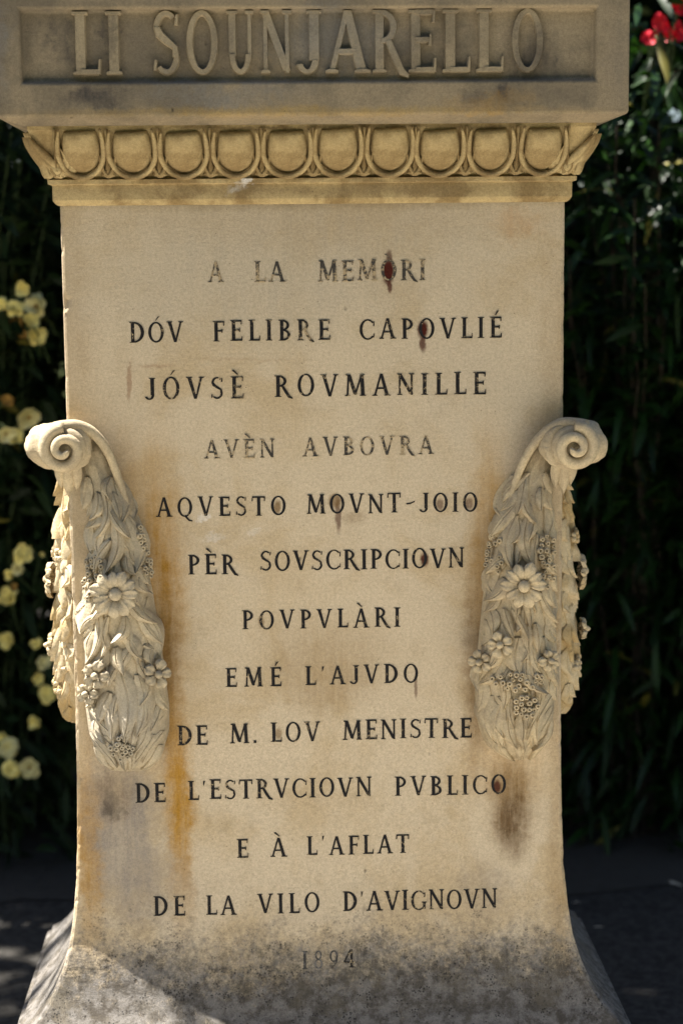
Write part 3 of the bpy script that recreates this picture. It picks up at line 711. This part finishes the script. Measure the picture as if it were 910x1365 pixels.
    for i in range(90):
        f = i / 89; a = PI * .50 + 2 * PI * 1.7 * f
        r_ = R0 * (1 - f) ** .9 + .004
        # inner face of the scroll turns outwards from the face top to the corner
        pts.append(W(sc_ - math.cos(a) * r_ * -1.0, dd - .004 + .018 * f, zc + math.sin(a) * r_)); rd.append(.0118 * (1 - .50 * f))
    if volute: m3.tube(pts, rd, 10, squash=OUT)
    # sunk drum behind the spiral
    rows = []
    for dz_, rr in [] if not volute else [(.03, .030), (.05, .036), (dd - .012, .036), (dd - .004, .030), (dd - .004, .001)]:
        rows.append([W(sc_ + math.cos(2 * PI * j / 28) * rr, dz_, zc + math.sin(2 * PI * j / 28) * rr) for j in range(28)])
    if rows: m3.grid(rows, True)
    # rim that leaves the spiral over the top and runs down the swag's inner edge
    hp = spec['horn']; pts, rd = [], []
    if face == 'front':
        P3 = []
        for q, (hx, hy) in enumerate(hp):
            f = q / (len(hp) - 1); d_ = dd - .01 - .050 * f ** .8
            p = at(hx, hy, -d_); P3.append(Vector(((p.x + HX) if side < 0 else HX - p.x, d_, p.z)))
    else:
        P3 = [Vector((sc_ + .03, dd - .03, zc + .016)), Vector((sc_ + .04, dd - .025, zc + .012)), Vector((sc_ + .055, dd - .02, zc + .006)), Vector((sc_ + .075, dd - .03, zc - .04)), Vector((sc_ + .09, .02, zc - .10))]
    m = 40
    for i in range(m + 1):
        f = i / m * (len(P3) - 1); j = min(len(P3) - 2, int(f)); h = f - j
        p0, p1, p2, p3 = P3[max(0, j - 1)], P3[j], P3[j + 1], P3[min(len(P3) - 1, j + 2)]
        p = 0.5 * ((2 * p1) + (p2 - p0) * h + (2 * p0 - 5 * p1 + 4 * p2 - p3) * h * h + (3 * p1 - p0 - 3 * p2 + p3) * h ** 3)
        pts.append(W(p.x, p.y, p.z)); rd.append(.0125 * (1 - .62 * (i / m)))
    m3.tube(pts, rd, 10, squash=OUT)
    # web of stone between rim and face
    rows = []
    for i in range(0, len(pts)):
        a = pts[i]; f_ = i / len(pts)
        base = W(0, 1, 0) - W(0, 0, 0)
        dep = (a - W(0, 0, 0)).dot(base)
        rows.append([a - base * min(dep - .001, .012) * 0.2, a - base * (dep + .004)])
    m3.grid(rows)
    if volute:
        # bolster of the corner volute, fluted, wrapping round the arris to the side
        cx, cy = W(-.012, .026, 0).x, W(-.012, .026, 0).y
        ax = Vector((side * .72, -.69, 0)).normalized(); bx = Vector((-ax.y, ax.x, 0))
        rows = []
        for i in range(25):
            a = PI * i / 24
            row = []
            for j in range(56):
                b = 2 * PI * j / 56
                fl = 1 + .05 * math.sin(5 * a * 2) * (math.sin(a) ** .5)
                r1 = math.sin(a); 
                p = bx * math.cos(a) * .060 + (ax * math.cos(b) * (.046 if side < 0 else .049) + Vector((0, 0, 1)) * math.sin(b) * .047) * (r1 ** .62) * (1 - .24 * math.sin(a) ** 6) * fl
                p *= 1 + .10 * mnoise.noise(Vector((p.x * 38 + seed, p.y * 38, p.z * 38))) + .05 * mnoise.noise(Vector((p.x * 110, p.y * 110, p.z * 110 + seed)))
                p = Vector((cx, cy, zc)) + p; p.y = max(p.y, -(dd - .018)); row.append(p)
            rows.append(row)
        m3.grid(rows, True)
        # little husk leaf hanging below
        for (ds, dl, w_) in ((.000, .060, .012), (-.012, .045, .010), (.014, .050, .010)):
            rows = []
            for i in range(9):
                f = i / 8; ww = w_ * math.sin(PI * (.25 + .75 * f)) ** .8
                rows.append([W(.004 + ds + ww * s, .045 - .022 * f + .008 * (1 - s * s), zc - .026 - dl * f) for s in (-1, -.5, 0, .5, 1)])
            m3.grid(rows)
    m3.build('volute', mat_scroll, G, smooth=True)
    return G
SPL = dict(eye=(85, 600), horn=[(74, 572), (86, 569), (104, 568), (124, 577), (143, 600), (156, 632), (167, 665), (176, 695)], leaves=46,
           big=[(150, 690, 140, 765, .020, .014), (166, 690, 178, 765, .020, .012), (135, 650, 128, 720, .016, .010), (150, 640, 160, 700, .016, .010), (160, 890, 165, 985, .024, .020), (140, 860, 120, 900, .018, .016), (140, 930, 150, 985, .018, .016), (185, 900, 182, 980, .020, .016), (130, 810, 118, 890, .016, .014), (185, 810, 205, 880, .018, .014)],
           daisy=[(155, 790, .042, 11, .014), (132, 898, .024, 5, .014), (203, 900, .026, 5, .014), (122, 925, .02, 5, .012)],
           berries=[[(184, 722, 9, 16, 14), (192, 756, 9, 18, 16)], [(127, 757, 10, 14, 12), (121, 784, 8, 16, 10)], [(163, 1000, 17, 12, 16), (165, 985, 7, 8, 5)]])
SPR = dict(eye=(766, 597), horn=[(780, 569), (768, 566), (748, 565), (728, 575), (708, 596), (693, 625), (681, 660), (671, 695)], leaves=44,
           big=[(690, 690, 683, 760, .020, .014), (706, 690, 712, 760, .020, .012), (705, 640, 716, 700, .016, .010), (690, 640, 680, 700, .016, .010), (690, 850, 690, 900, .024, .016), (670, 850, 655, 895, .018, .014), (710, 850, 722, 900, .018, .014), (700, 945, 700, 1003, .020, .014), (668, 940, 672, 1000, .020, .014), (655, 930, 660, 990, .016, .012), (722, 940, 715, 995, .018, .012)],
           daisy=[(696, 779, .040, 10, .014), (668, 858, .024, 5, .012), (650, 885, .022, 5, .012), (728, 880, .020, 5, .012)],
           berries=[[(664, 722, 9, 12, 12), (663, 752, 9, 14, 14)], [(727, 735, 9, 20, 16), (729, 770, 8, 16, 12)], [(690, 905, 33, 12, 34), (698, 938, 16, 14, 18)]])
gl = garland(-1, ROWS_L, M_CARVEG, M_CARVE, SPL, 3); gr_ = garland(1, ROWS_R, M_CARVE, M_CARVE, SPR, 5)
SIDE_SPEC = dict(eye=(85, 600), horn=SPL['horn'], leaves=40, daisy=[(155, 800, .034, 10, .010), (150, 900, .022, 5, .012)], berries=[[(150, 760, 30, 10, 14)], [(150, 960, 26, 12, 14)]])
SIDE_R = dict(eye=(766, 597), horn=SPR['horn'], leaves=40, daisy=[(155, 800, .034, 10, .010), (150, 890, .022, 5, .012)], berries=[[(150, 745, 30, 10, 14)], [(150, 940, 26, 12, 14)]])
garland(-1, ROWS_L, M_SIDEC, M_SIDEC, SIDE_SPEC, 8, 'side', volute=False); garland(1, ROWS_R, M_SIDEC, M_SIDEC, SIDE_R, 9, 'side', volute=False)

# ------------------------------------------------------------------ planting behind
class Leaves:
    def __init__(s): s.v = []; s.f = []; s.n = 0
    def leaf(s, p, d, up, L, Wd, droop=0.25, fold=0.2):
        d = d.normalized(); sd = d.cross(up)
        if sd.length < 1e-4: sd = d.cross(Vector((1, .2, .1)))
        sd.normalize(); nn = sd.cross(d).normalized()
        prof = [(0, .12), (.28, .85), (.58, .95), (.84, .5), (1, 0)]
        b = s.n; k = 0
        for q, wv in prof:
            c = p + d * (L * q) - Vector((0, 0, 1)) * (droop * L * q * q)
            if wv == 0: s.v.append(tuple(c)); k += 1
            else:
                e = sd * (Wd * .5 * wv)
                s.v.append(tuple(c - e + nn * fold * Wd * .5 * wv)); s.v.append(tuple(c)); s.v.append(tuple(c + e + nn * fold * Wd * .5 * wv)); k += 3
        for i in range(3):
            o = b + i * 3; s.f += [(o, o + 1, o + 4, o + 3), (o + 1, o + 2, o + 5, o + 4)]
        o = b + 9; s.f += [(o, o + 1, b + 12), (o + 1, o + 2, b + 12)]
        s.n += k
    def build(s, name, mat, parent): return obj(name, s.v, s.f, mat, parent, smooth=True)
M_OLE = leafmat('oleander_leaf', (0.008, 0.022, 0.005), (0.018, 0.050, 0.009), 0.42, 0.25, 0.16)
M_ROSE = leafmat('rose_leaf', (0.010, 0.022, 0.007), (0.022, 0.042, 0.012), 0.48, 0.22, 0.12)
M_HEDGE = leafmat('laurel_leaf', (0.008, 0.017, 0.006), (0.017, 0.03, 0.010), 0.6, 0.15, 0.05)
M_STEM = plain('green_stem', (0.04, 0.065, 0.02), 0.7); M_WOOD = plain('brown_cane', (0.035, 0.026, 0.018), 0.9)
M_YEL = plain('pale_yellow_petal', (0.82, 0.71, 0.25), 0.6, 0.2, 0.22, 60); M_CREAM = plain('cream_petal', (0.80, 0.73, 0.36), 0.6, 0.2, 0.12, 60); M_WILT = plain('wilted_petal', (0.30, 0.17, 0.04), 0.8, 0.1, 0.3, 60)
M_RED = plain('crimson_petal', (0.62, 0.012, 0.03), 0.5, 0.3, 0.3, 60)
RV = random.Random(21)
def rvec(r=RV): 
    while True:
        v = Vector((r.uniform(-1, 1), r.uniform(-1, 1), r.uniform(-1, 1)))
        if .05 < v.length < 1: return v.normalized()
def shrub(name, label, cat, base, rx, ry, height, nst, nwh, L, Wd, mat, stem_mat, lean, group=None, r0=.25, per=3, fill=0):
    th = thing(name, label, cat, base, group); b0 = Vector(base)
    lv = Leaves(); st = MB()
    for i in range(fill):
        z = RV.random() ** .9 * height * .97; a = RV.uniform(0, 2 * PI); q = RV.random() ** .4
        f = z / height; w_ = .62 + .38 * f
        p = Vector((math.cos(a) * rx * q * w_, math.sin(a) * ry * q * w_, z)) + Vector(lean) * f ** 1.5
        lv.leaf(p, Vector((math.cos(a), math.sin(a), RV.uniform(-.9, .5))) + rvec() * .8, rvec(), L * RV.uniform(.7, 1.2), Wd * RV.uniform(.8, 1.2), RV.uniform(.1, .5))
    for i in range(nst):
        a = RV.uniform(0, 2 * PI); q = math.sqrt(RV.random())
        p0 = Vector((math.cos(a) * rx * q * .45, math.sin(a) * ry * q * .45, 0)); 
        h = height * RV.uniform(.62, 1.0)
        tip = Vector((math.cos(a) * rx * q, math.sin(a) * ry * q, h)) + Vector(lean) * (h / height)
        pts = []
        for k in range(9):
            f = k / 8; p = p0.lerp(tip, f); s = f ** 1.6
            p = Vector((p0.x + (tip.x - p0.x) * s, p0.y + (tip.y - p0.y) * s, h * f ** .9)); p += rvec() * .02
            pts.append(p)
        st.tube(pts, [.005 * (1 - .75 * k / 8) + .0012 for k in range(9)], 5, False)
        for wv in range(nwh):
            f = r0 + (1 - r0) * (wv + RV.random() * .8) / nwh; j = min(7, int(f * 8)); h_ = f * 8 - j
            if f > 1: f = 1
            p = pts[j].lerp(pts[j + 1], min(1, h_)); ax = (pts[j + 1] - pts[j]).normalized()
            ph = RV.uniform(0, 2 * PI); s1 = ax.cross(Vector((.31, .2, .9))).normalized(); s2 = ax.cross(s1)
            for m in range(per):
                g_ = ph + m * 2 * PI / per
                d = (s1 * math.cos(g_) + s2 * math.sin(g_)) * RV.uniform(.7, 1.1) + ax * RV.uniform(.2, .9)
                lv.leaf(p, d, ax + rvec() * .3, L * RV.uniform(.65, 1.15), Wd * RV.uniform(.7, 1.1), RV.uniform(.05, .45))
    lv.build('foliage', mat, th); st.build('stems', stem_mat, th, recalc=False)
    return th
def blossom(mb, c, n, r, npet, r_=RV, full=1):
    n = n.normalized(); a1 = n.cross(Vector((.2, .1, 1))).normalized(); b1 = n.cross(a1)
    for layer in range(full):
        rr = r * (1 - .3 * layer); up_ = .25 + .45 * layer
        for q in range(npet):
            a = 2 * PI * (q + .5 * layer) / npet + r_.uniform(-.15, .15); ax = a1 * math.cos(a) + b1 * math.sin(a); ay = -a1 * math.sin(a) + b1 * math.cos(a)
            R1 = rr * r_.uniform(.8, 1.15); bend = r_.uniform(-.55, .45); rows = []
            for i in range(5):
                f = i / 4; wv = R1 * .52 * math.sin(PI * (.12 + .74 * f)) ** .8
                rows.append([c + ax * R1 * f + ay * wv * s + n * (R1 * (up_ * f + bend * f * f + .18 * s * s * f) + R1 * .05 * math.sin(6 * s + q)) for s in (-1, -.5, 0, .5, 1)])
            mb.grid(rows)

# left: shrub rose with yellow blossoms
LX, LY = -0.98, 1.95
rose = shrub('flowering_shrub', 'dark leafy shrub dotted with pale yellow blossoms left of the stone monument', 'shrub', (LX, LY, 0), .72, .55, 2.6, 95, 22, .075, .026, M_ROSE, M_STEM, (.05, -.28, 0), per=4, r0=.05, fill=4500)
def flower_at(parent, base, name, px, py, rpx, mat, Y, npet=5, full=2, heart=True, tilt=None):
    c = at(px, py, Y); k = (c - CAM).dot(FW) / FPX; mb = MB()
    n = tilt or (Vector((RV.uniform(-.6, .6), -1, RV.uniform(-.3, .6))))
    lc = c - Vector(base)
    blossom(mb, lc, n, rpx * k, npet, RV, full)
    # pedicel back into the bush
    bk = lc + Vector((RV.uniform(-.06, .06), RV.uniform(.10, .2), RV.uniform(-.12, -.03)))
    o = mb.build(name, mat, parent, smooth=True)
    s = MB(); s.tube([lc - n.normalized() * .003, lc.lerp(bk, .5) + Vector((0, 0, .01)), bk], [.0022, .0022, .0025], 5); s.build('pedicel', M_STEM, o)
    if heart:
        h = MB(); h.ball(lc + n.normalized() * rpx * k * .18, rpx * k * .17, 7, 5); h.build('flower_heart', M_WILT if mat is M_CREAM else M_YEL, o, smooth=True)
    return o
YF = [(30, 384, 10, 0), (20, 412, 13, 0), (50, 409, 17, 1), (41, 428, 11, 0), (48, 448, 13, 0), (3, 405, 9, 0), (22, 431, 8, 2), (31, 446, 6, 2), (27, 385, 7, 1), 
      (38, 556, 15, 1), (20, 582, 13, 0), (8, 578, 12, 1), (10, 534, 8, 2), 
      (30, 738, 13, 0), (25, 757, 9, 1), (13, 766, 7, 0), (13, 796, 12, 0), (56, 740, 4, 0), (18, 783, 6, 2),
      (10, 853, 12, 0), (50, 859, 8, 0), (58, 884, 10, 1), (50, 905, 9, 0), (63, 925, 12, 0),
      (4, 985, 9, 0), (12, 998, 14, 1), (46, 962, 10, 0), (16, 1025, 12, 0), (40, 1024, 13, 1), (-14, 420, 14, 0), (-20, 575, 14, 1), (-16, 790, 14, 0), (-12, 1000, 14, 1), (-40, 640, 14, 0), (-50, 880, 14, 1)]
for (px, py, r_, c) in YF:
    flower_at(rose, (LX, LY, 0), 'flower', px, py, r_ * 1.05, (M_YEL, M_CREAM, M_WILT)[c], 1.30 + RV.uniform(-.05, .14) + (.10 if py > 840 else 0), RV.choice((5, 5, 6, 7)), 3 if c < 2 else 1, c != 2 and RV.random() < .5)

# right: oleanders
RX, RY = 1.05, 2.0
ol1 = shrub('oleander_bush', 'tall oleander bush with crimson flowers right of the stone monument', 'shrub', (RX, RY, 0), 0.72, .55, 2.36, 130, 26, .125, .022, M_OLE, M_WOOD, (0, -.30, 0), r0=.04, fill=4500)
ol2 = shrub('oleander_bush', 'oleander bush directly behind the stone monument, mostly hidden by it', 'shrub', (0.12, 2.05, 0), .60, .55, 2.7, 80, 22, .125, .022, M_OLE, M_WOOD, (0, -.40, 0), r0=.06, fill=2500)
def red_cluster(parent, base, px, py, n, r_, Y, spread=16):
    c0 = at(px, py, Y); mb = MB(); k = (c0 - CAM).dot(FW) / FPX
    for i in range(n):
        c = at(px + RV.uniform(-1, 1) * spread, py + RV.uniform(-1, 1) * spread * .8, Y + RV.uniform(-.03, .03)) - Vector(base)
        blossom(mb, c, Vector((RV.uniform(-.9, .9), -1, RV.uniform(-.4, .9))), r_ * k, 5, RV, 1)
    o = mb.build('flower_cluster', M_RED, parent, smooth=True)
    lc = c0 - Vector(base); s = MB()
    for i in range(3): s.tube([lc + rvec() * .01, lc + Vector((RV.uniform(-.01, .01), .05, -.05)), lc + Vector((.02, .18, -.16))], [.0018, .002, .003], 5)
    s.build('pedicel', M_STEM, o)
for (px, py, n, r_, sp) in [(874, 30, 3, 10, 8), (897, 42, 3, 11, 8), (907, 5, 3, 11, 6), (868, 52, 2, 10, 4), (955, 60, 6, 14, 16)]:
    red_cluster(ol1, (RX, RY, 0), px, py, n, r_, 1.32, sp)

# dense hedge at the back
def hedge(name, label, x0, x1, y0_, y1_, h, n, seed):
    r = random.Random(seed); base = ((x0 + x1) / 2, (y0_ + y1_) / 2, 0); th = thing(name, label, 'hedge', base); lv = Leaves(); st = MB()
    for i in range(n):
        p = Vector((r.uniform(x0, x1), 0, 0)); q = r.random()
        z = r.uniform(.02, 1) ** .8 * h; y = y0_ + (y1_ - y0_) * r.random() ** 1.6
        p.y = y + .12 * mnoise.noise((p.x * 2.3, z * 2.3, 0)); p.z = z * (1 + .06 * mnoise.noise((p.x * 1.7, y, 3)))
        d = Vector((r.uniform(-1, 1), r.uniform(-1.2, .4), r.uniform(-.4, .9)))
        lv.leaf(p - Vector(base), d, rvec(r), r.uniform(.09, .15) + .07 * (y > y0_ + .6), r.uniform(.045, .06) + .05 * (y > y0_ + .6), .2)
    for i in range(int((x1 - x0) / .3)):
        x = x0 + .15 + i * .3 - base[0]; st.tube([(x, 0, 0), (x + r.uniform(-.08, .08), r.uniform(-.2, .2), h * .5), (x + r.uniform(-.15, .15), r.uniform(-.2, .2), h * .9)], [.02, .014, .006], 6)
    lv.build('foliage', M_HEDGE, th); st.build('stems', M_WOOD, th, recalc=False); return th
hedge('laurel_hedge', 'dense dark evergreen hedge filling the shade behind the shrubs', -4.2, 4.4, 2.6, 4.4, 3.6, 46000, 5)

# unseen tree added behind to shade the planting and block its sky
def tree(name, label, base, crown, rad, n, seed, lf=(.09, .15, .05, .08), sp=.42, group=None):
    r = random.Random(seed); th = thing(name, label, 'tree', base, group); b = Vector(base); tr = MB(); lv = Leaves(); cc = Vector(crown) - b
    pts = [Vector((0, 0, 0)), Vector((.03, .02, 1.2)), Vector((-.02, .05, 2.4)), cc * .72, cc]
    tr.tube(pts, [.17, .13, .11, .08, .03], 12)
    for i in range(46):
        d = rvec(r); d.z = d.z * .8 + .1; e = cc + Vector((d.x * rad[0], d.y * rad[1], d.z * rad[2])) * r.uniform(.75, 1)
        s0 = pts[2].lerp(cc, r.uniform(.1, 1)); md = s0.lerp(e, .5) + Vector((0, 0, .15))
        tr.tube([s0, md, e], [.035, .018, .005], 6)
        for q in range(n // 46):
            c = md.lerp(e, r.uniform(.05, 1.08)) + rvec(r) * r.uniform(.05, sp)
            cw = c + b; dg = math.hypot(cw.x + .42 + (cw.z - 4.7) * .467, cw.y - 1.85 - (cw.z - 4.7) * .156)
            if math.hypot(cw.x + 2.94 + (cw.z - 4.7) * .467, (cw.y - 1.55 - (cw.z - 4.7) * .156) * .8) < .75 and r.random() < .38: continue  # crown thinned to drop sun spots on the ground at left
            if dg < .62 and r.random() < 1.05 - .5 * dg: continue      # crown gap made to let sun onto the oleander top
            lv.leaf(c, rvec(r) + Vector((0, 0, -.3)), rvec(r), r.uniform(lf[0], lf[1]), r.uniform(lf[2], lf[3]), .2)
    tr.build('trunk', M_WOOD, th, smooth=True); lv.build('crown', M_HEDGE, th); return th
tree('added_shade_tree', 'unseen broadleaf tree added to shade the planting behind the stone monument', (-.15, 3.1, 0), (-1.2, 2.2, 4.7), (2.4, 1.5, 1.1), 25000, 4)

# unseen trees added to shut out most of the sky in front of the stone
for i, (x, y, rx, ry, rz, lab) in enumerate([(-5.0, -7.6, 3.0, 2.4, 4.0, 'unseen tree added to block sky, left across the gravel path facing the monument'), (.4, -8.4, 3.2, 2.4, 4.4, 'unseen tree added to block sky, straight across the gravel path facing the monument'),
        (5.6, -7.0, 3.0, 2.6, 4.0, 'unseen tree added to block sky, right across the gravel path facing the monument'), (8.6, -1.6, 2.6, 3.4, 4.0, 'unseen tree added to block sky, beside the path far right of the monument'), (-9.8, -2.6, 2.6, 3.2, 4.0, 'unseen tree added to block sky, beside the path far left of the monument')]):
    tree('sky_block_tree', lab, (x, y, 0), (x, y, 4.9), (rx, ry, rz), 5000, 30 + i, (.28, .44, .20, .32), 1.0, 'added sky-blocking trees')

# pale flecks on the shaded ground; the long one paints a sliver of sun
M_FLECK = plain('fleck_colour', (0.62, 0.55, 0.42), 0.7, 0.3, 0.2)
for (px, py, L, a, lab) in [(893, 1180, .075, -.75, 'pale sliver in place of a slash of sunlight on the dark ground right of the monument'), (768, 1205, .022, .1, 'tiny pale fleck on the dark ground beside the pedestal foot'), (797, 1238, .026, -.1, 'small pale fleck on the dark ground between pedestal foot and pale sliver')]:
    p = on_ground(px, py, .006); lv = Leaves()
    lv.leaf(Vector((-L / 2, 0, .004)), Vector((1, 0, .12)), Vector((0, 0, 1)), L, L * .26, .1, .3)
    o = obj('pale_fleck', lv.v, lv.f, M_FLECK, None, True); o.location = p; o.rotation_euler = (0, 0, a)
    tag(o, lab, 'fleck', 'pale flecks on the ground')
